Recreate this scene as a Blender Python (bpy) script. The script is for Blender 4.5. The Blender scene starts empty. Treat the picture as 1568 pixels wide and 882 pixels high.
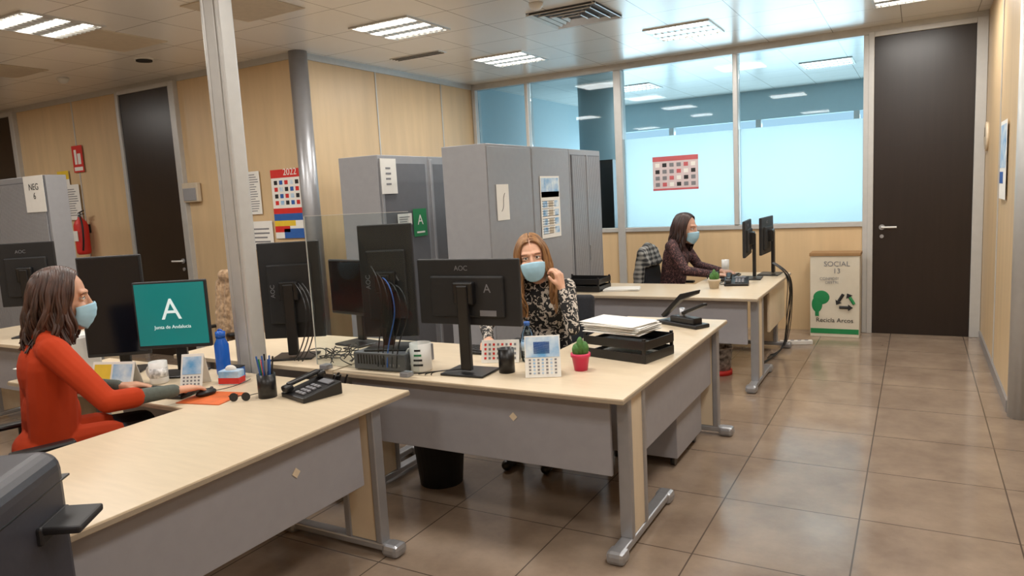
import bpy, bmesh, math, random
import numpy as np
from mathutils import Vector, Matrix, Euler
random.seed(4)
D2R=math.pi/180
SC=bpy.context.scene
def lin(c):
    r=[]
    for v in c[:3]:
        v/=255.0
        r.append(v/12.92 if v<=0.04045 else ((v+0.055)/1.055)**2.4)
    return tuple(r)+(1.0,)
def M(name,rgb,rough=0.5,metal=0.0,noise=0.05,ns=18.0,stretch=(1,1,1),spec=0.5,es=0.0,ecol=None,bump=0.0,rgb2=None,lo=0.3,hi=0.7,sheen=0.0):
    m=bpy.data.materials.new(name); m.use_nodes=True
    nt=m.node_tree; n=nt.nodes; L=nt.links
    b=n['Principled BSDF']
    b.inputs['Roughness'].default_value=rough; b.inputs['Metallic'].default_value=metal
    b.inputs['Specular IOR Level'].default_value=spec
    c=lin(rgb)
    tc=n.new('ShaderNodeTexCoord'); mp=n.new('ShaderNodeMapping'); mp.inputs['Scale'].default_value=stretch
    L.new(tc.outputs['Object'],mp.inputs['Vector'])
    no=n.new('ShaderNodeTexNoise'); no.inputs['Scale'].default_value=ns; no.inputs['Detail'].default_value=4
    L.new(mp.outputs['Vector'],no.inputs['Vector'])
    cr=n.new('ShaderNodeValToRGB')
    cr.color_ramp.elements[0].position=lo; cr.color_ramp.elements[1].position=hi
    cr.color_ramp.elements[0].color=tuple(max(0,v*(1-noise)) for v in c[:3])+(1,)
    cr.color_ramp.elements[1].color=lin(rgb2) if rgb2 else tuple(min(1,v*(1+noise)) for v in c[:3])+(1,)
    L.new(no.outputs['Fac'],cr.inputs['Fac']); L.new(cr.outputs['Color'],b.inputs['Base Color'])
    if es>0:
        b.inputs['Emission Color'].default_value=lin(ecol or rgb); b.inputs['Emission Strength'].default_value=es
    if bump>0:
        bp_=n.new('ShaderNodeBump'); bp_.inputs['Strength'].default_value=bump; bp_.inputs['Distance'].default_value=0.01
        L.new(no.outputs['Fac'],bp_.inputs['Height']); L.new(bp_.outputs['Normal'],b.inputs['Normal'])
    if sheen>0: b.inputs['Sheen Weight'].default_value=sheen
    return m
def tilemat(name,c1,c2,grout,size,mortar,rough,metal,ox,oy,ns=3,amp=0.5,bump=0.15,rough_var=0.0):
    m=bpy.data.materials.new(name); m.use_nodes=True
    nt=m.node_tree; n=nt.nodes; L=nt.links; b=n['Principled BSDF']
    tc=n.new('ShaderNodeTexCoord'); mp=n.new('ShaderNodeMapping'); mp.inputs['Location'].default_value=(ox,oy,0)
    L.new(tc.outputs['Object'],mp.inputs['Vector'])
    br=n.new('ShaderNodeTexBrick'); br.offset=0.0; br.squash=1.0
    br.inputs['Scale'].default_value=1.0; br.inputs['Brick Width'].default_value=size; br.inputs['Row Height'].default_value=size
    br.inputs['Mortar Size'].default_value=mortar; br.inputs['Mortar Smooth'].default_value=0.1; br.inputs['Bias'].default_value=0
    L.new(mp.outputs['Vector'],br.inputs['Vector'])
    no=n.new('ShaderNodeTexNoise'); no.inputs['Scale'].default_value=ns; no.inputs['Detail'].default_value=8; no.inputs['Roughness'].default_value=0.65
    L.new(tc.outputs['Object'],no.inputs['Vector'])
    cr=n.new('ShaderNodeValToRGB'); cr.color_ramp.elements[0].position=0.3; cr.color_ramp.elements[1].position=0.72
    cr.color_ramp.elements[0].color=lin(c1); cr.color_ramp.elements[1].color=lin(c2)
    L.new(no.outputs['Fac'],cr.inputs['Fac'])
    br.inputs['Color1'].default_value=(1,1,1,1); br.inputs['Color2'].default_value=(.9,.9,.9,1); br.inputs['Mortar'].default_value=(1,1,1,1)
    mul=n.new('ShaderNodeMixRGB'); mul.blend_type='MULTIPLY'; mul.inputs['Fac'].default_value=amp
    L.new(cr.outputs['Color'],mul.inputs['Color1']); L.new(br.outputs['Color'],mul.inputs['Color2'])
    mx=n.new('ShaderNodeMixRGB'); L.new(br.outputs['Fac'],mx.inputs['Fac']); L.new(mul.outputs['Color'],mx.inputs['Color1'])
    mx.inputs['Color2'].default_value=lin(grout)
    L.new(mx.outputs['Color'],b.inputs['Base Color'])
    b.inputs['Roughness'].default_value=rough; b.inputs['Metallic'].default_value=metal
    if rough_var>0:
        mr=n.new('ShaderNodeMapRange'); mr.inputs['To Min'].default_value=rough-rough_var; mr.inputs['To Max'].default_value=rough+rough_var
        L.new(no.outputs['Fac'],mr.inputs['Value']); L.new(mr.outputs['Result'],b.inputs['Roughness'])
    bu=n.new('ShaderNodeBump'); bu.inputs['Strength'].default_value=bump; bu.inputs['Distance'].default_value=0.004; bu.invert=True
    L.new(br.outputs['Fac'],bu.inputs['Height']); L.new(bu.outputs['Normal'],b.inputs['Normal'])
    return m
def glassmat(name,tint=(240,248,250),ior=1.3):
    m=bpy.data.materials.new(name); m.use_nodes=True
    nt=m.node_tree; n=nt.nodes; L=nt.links; n.remove(n['Principled BSDF'])
    t=n.new('ShaderNodeBsdfTransparent'); t.inputs['Color'].default_value=lin(tint)
    g=n.new('ShaderNodeBsdfGlossy'); g.inputs['Roughness'].default_value=0.02
    f=n.new('ShaderNodeFresnel'); f.inputs['IOR'].default_value=ior
    mx=n.new('ShaderNodeMixShader'); L.new(f.outputs['Fac'],mx.inputs['Fac']); L.new(t.outputs['BSDF'],mx.inputs[1]); L.new(g.outputs['BSDF'],mx.inputs[2])
    L.new(mx.outputs['Shader'],n['Material Output'].inputs['Surface'])
    return m
def frostmat(name,col=(205,238,240)):
    m=bpy.data.materials.new(name); m.use_nodes=True
    nt=m.node_tree; n=nt.nodes; L=nt.links; n.remove(n['Principled BSDF'])
    t=n.new('ShaderNodeBsdfTranslucent'); t.inputs['Color'].default_value=lin(col)
    d=n.new('ShaderNodeBsdfRefraction'); d.inputs['Color'].default_value=lin(col); d.inputs['Roughness'].default_value=0.75; d.inputs['IOR'].default_value=1.15
    mx=n.new('ShaderNodeMixShader'); mx.inputs['Fac'].default_value=0.35
    L.new(t.outputs['BSDF'],mx.inputs[1]); L.new(d.outputs['BSDF'],mx.inputs[2])
    L.new(mx.outputs['Shader'],n['Material Output'].inputs['Surface'])
    return m
class G:
    def __init__(s,name,loc=(0,0,0),rz=0.0):
        s.e=bpy.data.objects.new(name,None); s.e.empty_display_size=0.1
        SC.collection.objects.link(s.e); s.e.location=loc; s.e.rotation_euler=(0,0,rz*D2R)
def link(name,me,parent=None,mat=None,smooth=False):
    o=bpy.data.objects.new(name,me); SC.collection.objects.link(o)
    if mat is not None: me.materials.append(mat)
    if parent is not None: o.parent=parent.e if isinstance(parent,G) else parent
    if smooth and hasattr(me,'polygons'):
        for p in me.polygons: p.use_smooth=True
    return o
def box(parent,name,c,s,mat,bev=0.0,rot=None,seg=2):
    bm=bmesh.new(); bmesh.ops.create_cube(bm,size=1.0)
    bmesh.ops.scale(bm,vec=s,verts=bm.verts)
    if bev>0: bmesh.ops.bevel(bm,geom=bm.edges[:],offset=min(bev,min(s)*0.49),segments=seg,affect='EDGES',profile=0.5)
    if rot is not None: bmesh.ops.rotate(bm,cent=(0,0,0),matrix=Euler([a*D2R for a in rot]).to_matrix(),verts=bm.verts)
    bmesh.ops.translate(bm,vec=c,verts=bm.verts)
    me=bpy.data.meshes.new(name); bm.to_mesh(me); bm.free()
    return link(name,me,parent,mat)
def bb(parent,name,x0,x1,y0,y1,z0,z1,mat,bev=0.0):
    return box(parent,name,((x0+x1)/2,(y0+y1)/2,(z0+z1)/2),(x1-x0,y1-y0,z1-z0),mat,bev)
def cyl(parent,name,c,r,h,mat,axis='Z',r2=None,seg=28,bev=0.0):
    bm=bmesh.new(); bmesh.ops.create_cone(bm,cap_ends=True,segments=seg,radius1=r,radius2=r if r2 is None else r2,depth=h)
    if axis=='X': bmesh.ops.rotate(bm,cent=(0,0,0),matrix=Matrix.Rotation(math.pi/2,3,'Y'),verts=bm.verts)
    if axis=='Y': bmesh.ops.rotate(bm,cent=(0,0,0),matrix=Matrix.Rotation(math.pi/2,3,'X'),verts=bm.verts)
    bmesh.ops.translate(bm,vec=c,verts=bm.verts)
    me=bpy.data.meshes.new(name); bm.to_mesh(me); bm.free()
    o=link(name,me,parent,mat)
    for p in me.polygons: p.use_smooth=len(p.vertices)==4
    return o
def lathe(parent,name,c,prof,mat,seg=28,rot=None):
    vs=[];fs=[]
    for r,z in prof:
        for k in range(seg):
            a=2*math.pi*k/seg; vs.append((r*math.cos(a),r*math.sin(a),z))
    for i in range(len(prof)-1):
        for k in range(seg):
            k2=(k+1)%seg; fs.append((i*seg+k,i*seg+k2,(i+1)*seg+k2,(i+1)*seg+k))
    fs.append(tuple(range(seg))[::-1]); fs.append(tuple((len(prof)-1)*seg+k for k in range(seg)))
    me=bpy.data.meshes.new(name); me.from_pydata(vs,[],fs); me.update()
    o=link(name,me,parent,mat,True); o.location=c
    if rot: o.rotation_euler=[a*D2R for a in rot]
    return o
def sph(parent,name,c,r,mat,rot=None,seg=20):
    bm=bmesh.new(); bmesh.ops.create_uvsphere(bm,u_segments=seg,v_segments=seg//2+2,radius=1.0)
    rr=r if isinstance(r,(tuple,list)) else (r,r,r)
    bmesh.ops.scale(bm,vec=rr,verts=bm.verts)
    if rot is not None: bmesh.ops.rotate(bm,cent=(0,0,0),matrix=Euler([a*D2R for a in rot]).to_matrix(),verts=bm.verts)
    bmesh.ops.translate(bm,vec=c,verts=bm.verts)
    me=bpy.data.meshes.new(name); bm.to_mesh(me); bm.free()
    return link(name,me,parent,mat,True)
def prism(parent,name,pts,z0,z1,mat,bev=0.0,axis='Z',off=0.0):
    bm=bmesh.new(); vs=[bm.verts.new((p[0],p[1],z0)) for p in pts]; f=bm.faces.new(vs)
    r=bmesh.ops.extrude_face_region(bm,geom=[f]); nv=[v for v in r['geom'] if isinstance(v,bmesh.types.BMVert)]
    bmesh.ops.translate(bm,vec=(0,0,z1-z0),verts=nv)
    if axis=='X':
        for v in bm.verts: v.co=Vector((v.co.z,v.co.x,v.co.y))
    bmesh.ops.recalc_face_normals(bm,faces=bm.faces)
    if bev>0: bmesh.ops.bevel(bm,geom=bm.edges[:],offset=bev,segments=2,affect='EDGES',profile=0.5)
    me=bpy.data.meshes.new(name); bm.to_mesh(me); bm.free()
    return link(name,me,parent,mat)
def tube(parent,name,pts,r,mat,res=3,closed=False):
    cu=bpy.data.curves.new(name,'CURVE'); cu.dimensions='3D'; cu.bevel_depth=r; cu.bevel_resolution=res; cu.use_fill_caps=True
    sp=cu.splines.new('NURBS'); sp.points.add(len(pts)-1)
    for i,p in enumerate(pts): sp.points[i].co=(p[0],p[1],p[2],1)
    sp.order_u=min(4,len(pts)); sp.use_endpoint_u=not closed; sp.use_cyclic_u=closed; cu.resolution_u=6
    return link(name,cu,parent,mat)
def text(parent,name,s,loc,rot,size,mat,ext=0.0005,al='CENTER'):
    cu=bpy.data.curves.new(name,'FONT'); cu.body=s; cu.size=size; cu.extrude=ext; cu.align_x=al; cu.align_y='CENTER'
    o=link(name,cu,parent,mat); o.location=loc; o.rotation_euler=[a*D2R for a in rot]
    return o
# ---------------- materials
m_ceil=tilemat('ceiling_metal_panels',(238,234,227),(244,241,235),(140,134,126),0.6,0.0035,0.26,0.08,0.15,0.05,ns=0.7,amp=0.3,bump=0.1)
m_floor=tilemat('brown_stone_tiles',(126,108,93),(158,139,120),(82,70,60),0.615,0.0035,0.15,0.0,0.21,0.18,ns=2.6,amp=0.5,rough_var=0.06)
m_wood=M('maple_wall_panel',(208,180,140),0.4,0,0.07,3.0,(3,3,0.35))
m_desk=M('maple_desk_laminate',(216,198,170),0.33,0,0.04,6,(1,8,1))
m_edge=M('desk_edge_band',(160,146,126),0.5)
m_panel=M('grey_laminate',(150,148,152),0.5,0,0.03)
m_alu=M('brushed_aluminium',(165,166,170),0.35,0.6,0.04)
m_aluw=M('anodised_light_aluminium',(192,192,190),0.4,0.3,0.03)
m_cab=M('cabinet_grey_paint',(148,149,153),0.42,0.1,0.03)
m_cabd=M('cabinet_dark_grey',(100,101,106),0.5,0,0.04)
m_door=M('wenge_door',(32,23,20),0.32,0,0.18,5,(6,6,0.4))
m_black=M('black_plastic',(18,18,20),0.36,0,0.1)
m_black2=M('matte_black_plastic',(26,26,28),0.6,0,0.1)
m_scr=M('dark_screen_glass',(14,16,24),0.12,0,0.1)
m_paper=M('white_paper',(232,230,224),0.8,0,0.02)
m_glass=glassmat('clear_glass',(218,232,238))
m_acr=glassmat('acrylic_screen',(246,250,250),1.18)
m_frost=frostmat('frosted_film',(246,250,250))
m_white=M('white_plastic',(225,224,220),0.4,0,0.02)
m_tube=M('fluorescent_tube',(255,250,240),0.5,es=9,ecol=(255,250,240))
m_louv=M('louvre_metal',(200,199,196),0.35,0.5)
m_blueroom=M('pale_blue_paint',(180,200,207),0.6,0,0.02)
m_red=M('red_print',(205,40,34),0.5)
m_softred=M('faded_red_print',(190,90,95),0.6)
m_blue=M('blue_print',(40,90,165),0.5)
m_sky=M('sky_print',(90,160,215),0.5,rgb2=(225,235,240),ns=12)
m_green=M('green_print',(20,125,70),0.5)
m_yel=M('yellow_print',(225,190,50),0.5)
m_dk=M('dark_ink',(25,25,28),0.6)
m_gi=M('grey_ink',(120,120,125),0.6)
m_pink=M('pink_pot',(215,50,90),0.4)
m_cact=M('cactus_green',(70,120,55),0.6,noise=0.3,ns=60,bump=0.5)
m_beige=M('ceiling_beige_panel',(198,184,162),0.6)
# ---------------- room shell
H=3.0
bb(None,'floor',-12,3.6,-2.2,12.2,-0.05,0,m_floor)
bb(None,'ceiling',-12,3.6,-2.2,12.2,H,H+0.05,m_ceil)
wl=bb(None,'wall_left',-12,-5.02,5.0,5.12,0,H,m_wood)
wa=bb(None,'wall_alcove',-5.12,-5.0,5.12,8.0,0,H,m_wood)
bb(None,'wall_far_left',-12.1,-12,-2.2,5.12,0,H,m_wood)
bb(None,'wall_behind',-12,3.6,-2.3,-2.2,0,H,m_wood)
bb(None,'wall_far_right',3.6,3.7,-2.3,5.6,0,H,m_wood)
wr=bb(None,'wall_right',0.54,0.66,5.4,8.1,0,H,m_wood)
bb(None,'wall_right_return',0.66,3.6,5.4,5.52,0,H,m_wood)
def joint(par,nm,x0,x1,y0,y1,z0=0.0,z1=H): bb(par,nm,x0,x1,y0,y1,z0,z1,m_aluw,0.002)
for i,x in enumerate((-11.0,-8.65,-5.86)): joint(wl,'joint_%d'%i,x-0.008,x+0.008,4.992,5.0)
for i,y in enumerate((6.1,7.3)): joint(wa,'joint_%d'%i,-5.0,-4.992,y-0.008,y+0.008)
for i,y in enumerate((6.6,)): joint(wr,'joint_%d'%i,0.532,0.54,y-0.008,y+0.008)
bb(wl,'top_rail',-12,-5.02,4.985,5.0,H-0.06,H,m_aluw)
bb(wa,'top_rail',-5.0,-4.985,5.1,8.0,H-0.06,H,m_aluw)
cyl(None,'corner_column',(-5.0,5.02,1.5),0.085,2.999,m_alu)
cyl(None,'trim_1',(0.6,5.42,1.5),0.075,2.999,m_aluw)
bb(None,'baseboard_left',-12,-5.09,4.98,5.0,0.0,0.08,m_alu)
bb(None,'baseboard_right',0.525,0.54,5.5,7.9,0.0,0.08,m_alu)
Y=8.0
bb(None,'wall_back_lower',-5.0,-0.47,Y,Y+0.08,0,1.08,m_wood)
bb(None,'trim_2',-5.0,-0.47,Y-0.02,Y+0.1,1.08,1.13,m_aluw,0.004)
bb(None,'trim_3',-5.0,0.54,Y-0.02,Y+0.1,2.93,3.0,m_aluw,0.004)
ti=4
for x,w in ((-4.96,0.05),(-4.2,0.045),(-3.02,0.09),(-1.70,0.05),(-0.44,0.07)):
    z0=0.0 if w>0.06 else 1.13
    bb(None,'trim_%d'%ti,x-w/2,x+w/2,Y-0.03,Y+0.11,z0,2.93,m_aluw,0.006); ti+=1
xs=[-4.96,-4.2,-3.02,-1.70,-0.44]
for i in range(4):
    wd=bb(None,'window_%d'%(i+1),xs[i]+0.03,xs[i+1]-0.03,Y+0.03,Y+0.04,1.13,2.93,m_glass)
    if i>=2: bb(wd,'frosted_film',xs[i]+0.03,xs[i+1]-0.03,Y+0.045,Y+0.05,1.13,2.15,m_frost)
def door(name,x0,x1,y,top,hx,hz):
    g=G(name)
    bb(g,'leaf',x0,x1,y-0.02,y+0.02,0.0,top,m_door,0.003)
    bb(g,'frame_left',x0-0.05,x0,y-0.04,y+0.05,0,top+0.05,m_aluw,0.004)
    bb(g,'frame_right',x1,x1+0.088,y-0.04,y+0.05,0,top+0.05,m_aluw,0.004)
    bb(g,'frame_top',x0,x1,y-0.04,y+0.05,top,top+0.05,m_aluw,0.004)
    cyl(g,'rosette',(hx,y-0.028,hz),0.026,0.016,m_alu,'Y')
    s=1 if hx<(x0+x1)/2 else -1
    tube(g,'lever',[(hx,y-0.03,hz),(hx,y-0.07,hz),(hx+s*0.03,y-0.075,hz),(hx+s*0.13,y-0.07,hz)],0.009,m_white)
    cyl(g,'lock',(hx,y-0.026,hz-0.09),0.018,0.012,m_alu,'Y')
    bb(g,'panel_line',x0+0.001,x1-0.001,y-0.022,y-0.0195,1.86,1.864,m_black)
    return g
door('door_1',-0.38,0.45,Y+0.0,2.9,-0.30,1.07)
door('door_2',-7.68,-6.81,4.985,2.9,-6.88,1.07)
door('door_3',-10.85,-9.95,4.985,2.9,-10.0,1.07)
# back room
bb(None,'wall_back_room_left',-5.1,-5.0,8.1,12.2,0,H,m_blueroom)
bb(None,'wall_back_room_right',0.6,0.7,8.1,12.2,0,H,m_blueroom)
bb(None,'wall_window_lower',-5.0,0.6,12.0,12.1,0,0.9,m_blueroom)
bb(None,'wall_window_upper',-5.0,0.6,12.0,12.1,2.55,H,m_blueroom)
for i in range(1,4):
    x=-5.0+i*1.4; bb(None,'trim_%d'%(ti),x-0.04,x+0.04,11.98,12.1,0.9,2.55,m_aluw); ti+=1
cyl(None,'round_column',(-3.9,9.6,1.5),0.3,2.999,m_blueroom)
g=G('dark_cupboard'); bb(g,'body',-4.9,-3.25,8.35,8.8,0,1.95,m_door,0.004); bb(g,'door_gap',-4.08,-4.07,8.34,8.352,0.05,1.9,m_black)
def fixture(x,y,e=22.0,cool=False):
    g=G('ceiling_light',(x,y,H))
    for nm,c,s in (('frame_l',(-0.29,0,-0.006),(0.02,0.6,0.012)),('frame_r',(0.29,0,-0.006),(0.02,0.6,0.012)),('frame_a',(0,-0.29,-0.006),(0.56,0.02,0.012)),('frame_b',(0,0.29,-0.006),(0.56,0.02,0.012))):
        box(g,nm,c,s,m_louv)
    for i,dy in enumerate((-0.19,0,0.19)):
        box(g,'tube_%d'%i,(0,dy,-0.004),(0.54,0.075,0.006),m_tube)
        if i<2: box(g,'louvre_mid_%d'%i,(0,dy+0.095,-0.006),(0.56,0.09,0.01),m_louv)
    for k in range(9): box(g,'louvre_%d'%k,(-0.24+k*0.06,0,-0.015),(0.004,0.56,0.012),m_louv)
    l=bpy.data.lights.new('tube_lamp','AREA'); l.shape='RECTANGLE'; l.size=0.54; l.size_y=0.5; l.energy=e; l.color=(1,0.955,0.895)
    o=bpy.data.objects.new('tube_lamp',l); SC.collection.objects.link(o); o.parent=g.e; o.location=(0,0,-0.024)
for x in (-9.3,-5.6,-3.75,-1.9,-0.05): fixture(x,3.1)
for x in (-7.45,-3.75,-0.05): fixture(x,1.25)
for x in (-5.6,-1.9,1.8): fixture(x,-0.6)
for x in (-3.75,-0.05):
    fixture(x,4.95); fixture(x,6.8)
fixture(-1.9,6.8)
fixture(-3.5,10,9); fixture(-1,10,9)
l=bpy.data.lights.new('daylight','AREA'); l.shape='RECTANGLE'; l.size=5.4; l.size_y=1.6; l.energy=165; l.color=(0.84,0.965,1.0)
o=bpy.data.objects.new('window_daylight',l); SC.collection.objects.link(o); o.location=(-2.2,12.15,1.7); o.rotation_euler=(-math.pi/2,0,0)
w=bpy.data.worlds.new('World'); SC.world=w; w.use_nodes=True
w.node_tree.nodes['Background'].inputs['Color'].default_value=(0.65,0.86,1,1); w.node_tree.nodes['Background'].inputs['Strength'].default_value=1.2
# ceiling bits
g=G('air_diffuser',(-2.435,5.54,H))
for k,r in enumerate((0.28,0.21,0.14,0.07)):
    for s in (-1,1):
        box(g,'blade_x%d%d'%(k,s),(s*r,0,-0.012-0.004*k),(0.03,2*r+0.03,0.006),m_louv,rot=(0,s*30,0))
        box(g,'blade_y%d%d'%(k,s),(0,s*r,-0.012-0.004*k),(2*r+0.03,0.03,0.006),m_louv,rot=(-s*30,0,0))
box(g,'plate',(0,0,-0.002),(0.59,0.59,0.004),m_cabd)
g=G('slot_vent',(-4.33,5.97,H))
box(g,'plate',(0,0,-0.003),(0.6,0.14,0.006),m_louv)
for k in range(3): box(g,'slot_%d'%k,(0,-0.045+k*0.045,-0.008),(0.56,0.012,0.004),m_black2)
for x,y in ((-5.72,3.7),(-4.16,3.7),(-7.5,3.7)):
    g=G('return_air_panel',(x,y,H)); box(g,'plate',(0,0,-0.004),(0.59,0.59,0.008),m_beige,0.002)
for x,y in ((-7.56,4.32),(-2.52,5.02)):
    g=G('smoke_detector',(x,y,H)); lathe(g,'body',(0,0,-0.05),[(0.02,0),(0.035,0.008),(0.05,0.025),(0.055,0.05)],m_white)
g=G('ceiling_speaker',(-6.2,4.3,H)); cyl(g,'grille',(0,0,-0.012),0.07,0.02,m_black2); cyl(g,'rim',(0,0,-0.005),0.085,0.01,m_white)
# ---------------- desks
ZT=0.715
def leg_y(g,nm,x,y0,y1,yc):
    box(g,nm+'_foot',(x,(y0+y1)/2,0.04),(0.06,y1-y0,0.035),m_alu,0.008)
    for k,yy in enumerate((y0,y1)): box(g,nm+'_cap_%d'%k,(x,yy,0.03),(0.085,0.09,0.058),m_alu,0.02)
    box(g,nm+'_post_a',(x,yc-0.09,0.375),(0.06,0.035,0.64),m_alu,0.006)
    box(g,nm+'_post_b',(x,yc+0.09,0.375),(0.06,0.035,0.64),m_alu,0.006)
    box(g,nm+'_infill',(x,yc,0.375),(0.045,0.15,0.63),m_desk)
def leg_x(g,nm,x0,x1,y,xc):
    box(g,nm+'_foot',((x0+x1)/2,y,0.04),(x1-x0,0.06,0.035),m_alu,0.008)
    for k,xx in enumerate((x0,x1)): box(g,nm+'_cap_%d'%k,(xx,y,0.03),(0.09,0.085,0.058),m_alu,0.02)
    box(g,nm+'_post_a',(xc-0.09,y,0.375),(0.035,0.06,0.64),m_alu,0.006)
    box(g,nm+'_post_b',(xc+0.09,y,0.375),(0.035,0.06,0.64),m_alu,0.006)
    box(g,nm+'_infill',(xc,y,0.375),(0.15,0.045,0.63),m_desk)
d=G('office_desk')
prism(d,'top',[(-2.03,0.98),(-2.03,2.55),(-4.35,2.55),(-4.35,1.97),(-2.85,1.97),(-2.85,0.98)],0.69,ZT,m_desk,0.003)
prism(d,'top_edge',[(-2.028,0.978),(-2.028,2.552),(-4.352,2.552),(-4.352,1.968),(-2.852,1.968),(-2.852,0.978)],0.693,0.708,m_edge)
bb(d,'modesty_panel',-2.12,-2.10,1.02,2.28,0.35,0.69,m_panel,0.003)
bb(d,'modesty_back',-4.2,-2.85,2.5,2.52,0.35,0.69,m_panel,0.003)
leg_x(d,'leg_a',-2.66,-2.03,2.36,-2.18)
leg_x(d,'leg_b',-2.75,-2.1,1.12,-2.3)
leg_y(d,'leg_c',-4.28,2.02,2.48,2.3)
box(d,'sticker',(-2.098,1.9,0.55),(0.002,0.03,0.03),m_desk,rot=(45,0,0))
d=G('office_desk')
prism(d,'top',[(-2.66,2.72),(-1.05,2.72),(-1.05,4.6),(-1.72,4.6),(-1.72,3.5),(-2.66,3.5)],0.69,ZT,m_desk,0.003)
prism(d,'top_edge',[(-2.662,2.718),(-1.048,2.718),(-1.048,4.602),(-1.722,4.602),(-1.722,3.502),(-2.662,3.502)],0.693,0.708,m_edge)
bb(d,'modesty_panel',-2.6,-1.14,2.79,2.81,0.34,0.69,m_panel,0.003)
bb(d,'side_panel',-1.13,-1.11,3.08,4.4,0.34,0.69,m_panel,0.003)
leg_y(d,'leg_a',-1.09,2.70,3.36,2.92)
leg_y(d,'leg_b',-2.6,2.75,3.45,3.0)
leg_x(d,'leg_c',-1.66,-1.03,4.45,-1.18)
box(d,'sticker',(-1.62,2.788,0.56),(0.03,0.002,0.03),m_desk,rot=(0,45,0))
d=G('office_desk')
prism(d,'top',[(-4.0,2.74),(-2.68,2.74),(-2.68,3.5),(-4.0,3.5)],0.69,ZT,m_desk,0.003)
leg_y(d,'leg_a',-2.75,2.8,3.45,3.0); leg_y(d,'leg_b',-3.9,2.8,3.45,3.0)
bb(d,'modesty_panel',-3.8,-2.8,3.1,3.12,0.34,0.69,m_panel,0.003)
d=G('office_desk')
prism(d,'top',[(-6.6,2.6),(-4.9,2.6),(-4.9,3.4),(-6.6,3.4)],0.69,ZT,m_desk,0.003)
leg_y(d,'leg_a',-5.0,2.7,3.3,2.95); leg_y(d,'leg_b',-6.5,2.7,3.3,2.95)
bb(d,'modesty_panel',-6.4,-5.1,2.68,2.7,0.34,0.69,m_panel,0.003)
d=G('office_desk')
prism(d,'top',[(-2.7,5.5),(-1.03,5.5),(-1.03,7.15),(-1.7,7.15),(-1.7,6.25),(-2.7,6.25)],0.69,ZT,m_desk,0.003)
prism(d,'top_edge',[(-2.702,5.498),(-1.028,5.498),(-1.028,7.152),(-1.702,7.152),(-1.702,6.252),(-2.702,6.252)],0.693,0.708,m_edge)
bb(d,'modesty_panel',-2.6,-1.12,5.58,5.6,0.34,0.69,m_panel,0.003)
leg_y(d,'leg_a',-1.07,5.46,6.13,5.7); leg_y(d,'leg_b',-2.63,5.5,6.15,5.8)
bb(d,'end_panel',-1.10,-1.08,6.3,7.1,0.3,0.69,m_desk,0.003)
leg_x(d,'leg_c',-1.64,-1.06,7.08,-1.25)
g=G('drawer_pedestal',(-1.36,4.05,0))
box(g,'body',(0,0,0.31),(0.42,0.52,0.5),m_panel,0.004)
for k in range(3):
    box(g,'drawer_%d'%k,(-0.215,0,0.15+k*0.165),(0.014,0.5,0.155),m_cab,0.003)
    box(g,'handle_%d'%k,(-0.226,0,0.2+k*0.165),(0.012,0.12,0.012),m_alu,0.003)
for a in (-0.17,0.17):
    for b in (-0.2,0.2): cyl(g,'castor',(a,b,0.03),0.029,0.025,m_black,'X')
# ---------------- cabinets
def cabinet(name,x0,x1,y0,y1,h,face,style):
    g=G(name)
    bb(g,'carcass',x0,x1,y0,y1,0.03,h,m_cab,0.004)
    bb(g,'plinth',x0+0.02,x1-0.02,y0+0.02,y1-0.02,0,0.03,m_black2)
    if face=='+X':
        if style=='tambour':
            bb(g,'frame',x1,x1+0.006,y0+0.03,y1-0.03,0.1,h-0.05,m_cabd)
            n=int((y1-y0-0.08)/0.022)
            for i in range(n):
                y=y0+0.045+i*0.022; bb(g,'slat_%d'%i,x1+0.004,x1+0.012,y,y+0.017,0.11,h-0.06,m_cab)
            bb(g,'stile',x1+0.004,x1+0.02,(y0+y1)/2-0.012,(y0+y1)/2+0.012,0.1,h-0.05,m_cab,0.003)
            bb(g,'handle',x1+0.02,x1+0.03,(y0+y1)/2-0.006,(y0+y1)/2+0.006,0.9,1.05,m_alu,0.003)
        elif style=='dark':
            bb(g,'door_inset',x1,x1+0.006,y0+0.05,y1-0.05,0.1,h-0.07,m_cabd)
            bb(g,'rail',x1,x1+0.016,y0+0.02,y0+0.05,0.06,h-0.03,m_cab,0.003)
        else:
            bb(g,'back_sheet',x1,x1+0.004,y0+0.01,y1-0.01,0.06,h-0.02,m_cab,0.002)
    if face=='-Y':
        bb(g,'frame',x0+0.03,x1-0.03,y0-0.006,y0,0.1,h-0.05,m_cabd)
        n=int((x1-x0-0.08)/0.02)
        for i in range(n):
            x=x0+0.045+i*0.02; bb(g,'slat_%d'%i,x,x+0.015,y0-0.014,y0-0.004,0.11,h-0.06,m_cab)
    return g
cabinet('storage_cabinet',-3.24,-2.84,4.69,5.42,1.98,'+X','plain')
cabinet('storage_cabinet',-3.24,-2.84,5.425,6.18,1.98,'+X','plain')
cabinet('tambour_cabinet',-3.24,-2.84,6.185,6.94,1.98,'+X','tambour')
cabinet('storage_cabinet',-4.41,-3.98,4.80,5.52,1.98,'+X','dark')
cabinet('storage_cabinet',-4.41,-3.98,5.525,6.25,1.98,'+X','dark')
cabinet('tambour_cabinet',-7.9,-6.66,3.54,3.72,1.98,'-Y','tambour')
c=G('partition_post',(-3.19,2.655,0))
box(c,'core',(0,0,1.5),(0.075,0.10,2.998),m_aluw,0.006)
for s in (-1,1): box(c,'flange_%d'%s,(s*0.053,0,1.5),(0.03,0.10,2.998),m_aluw,0.012)
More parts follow.
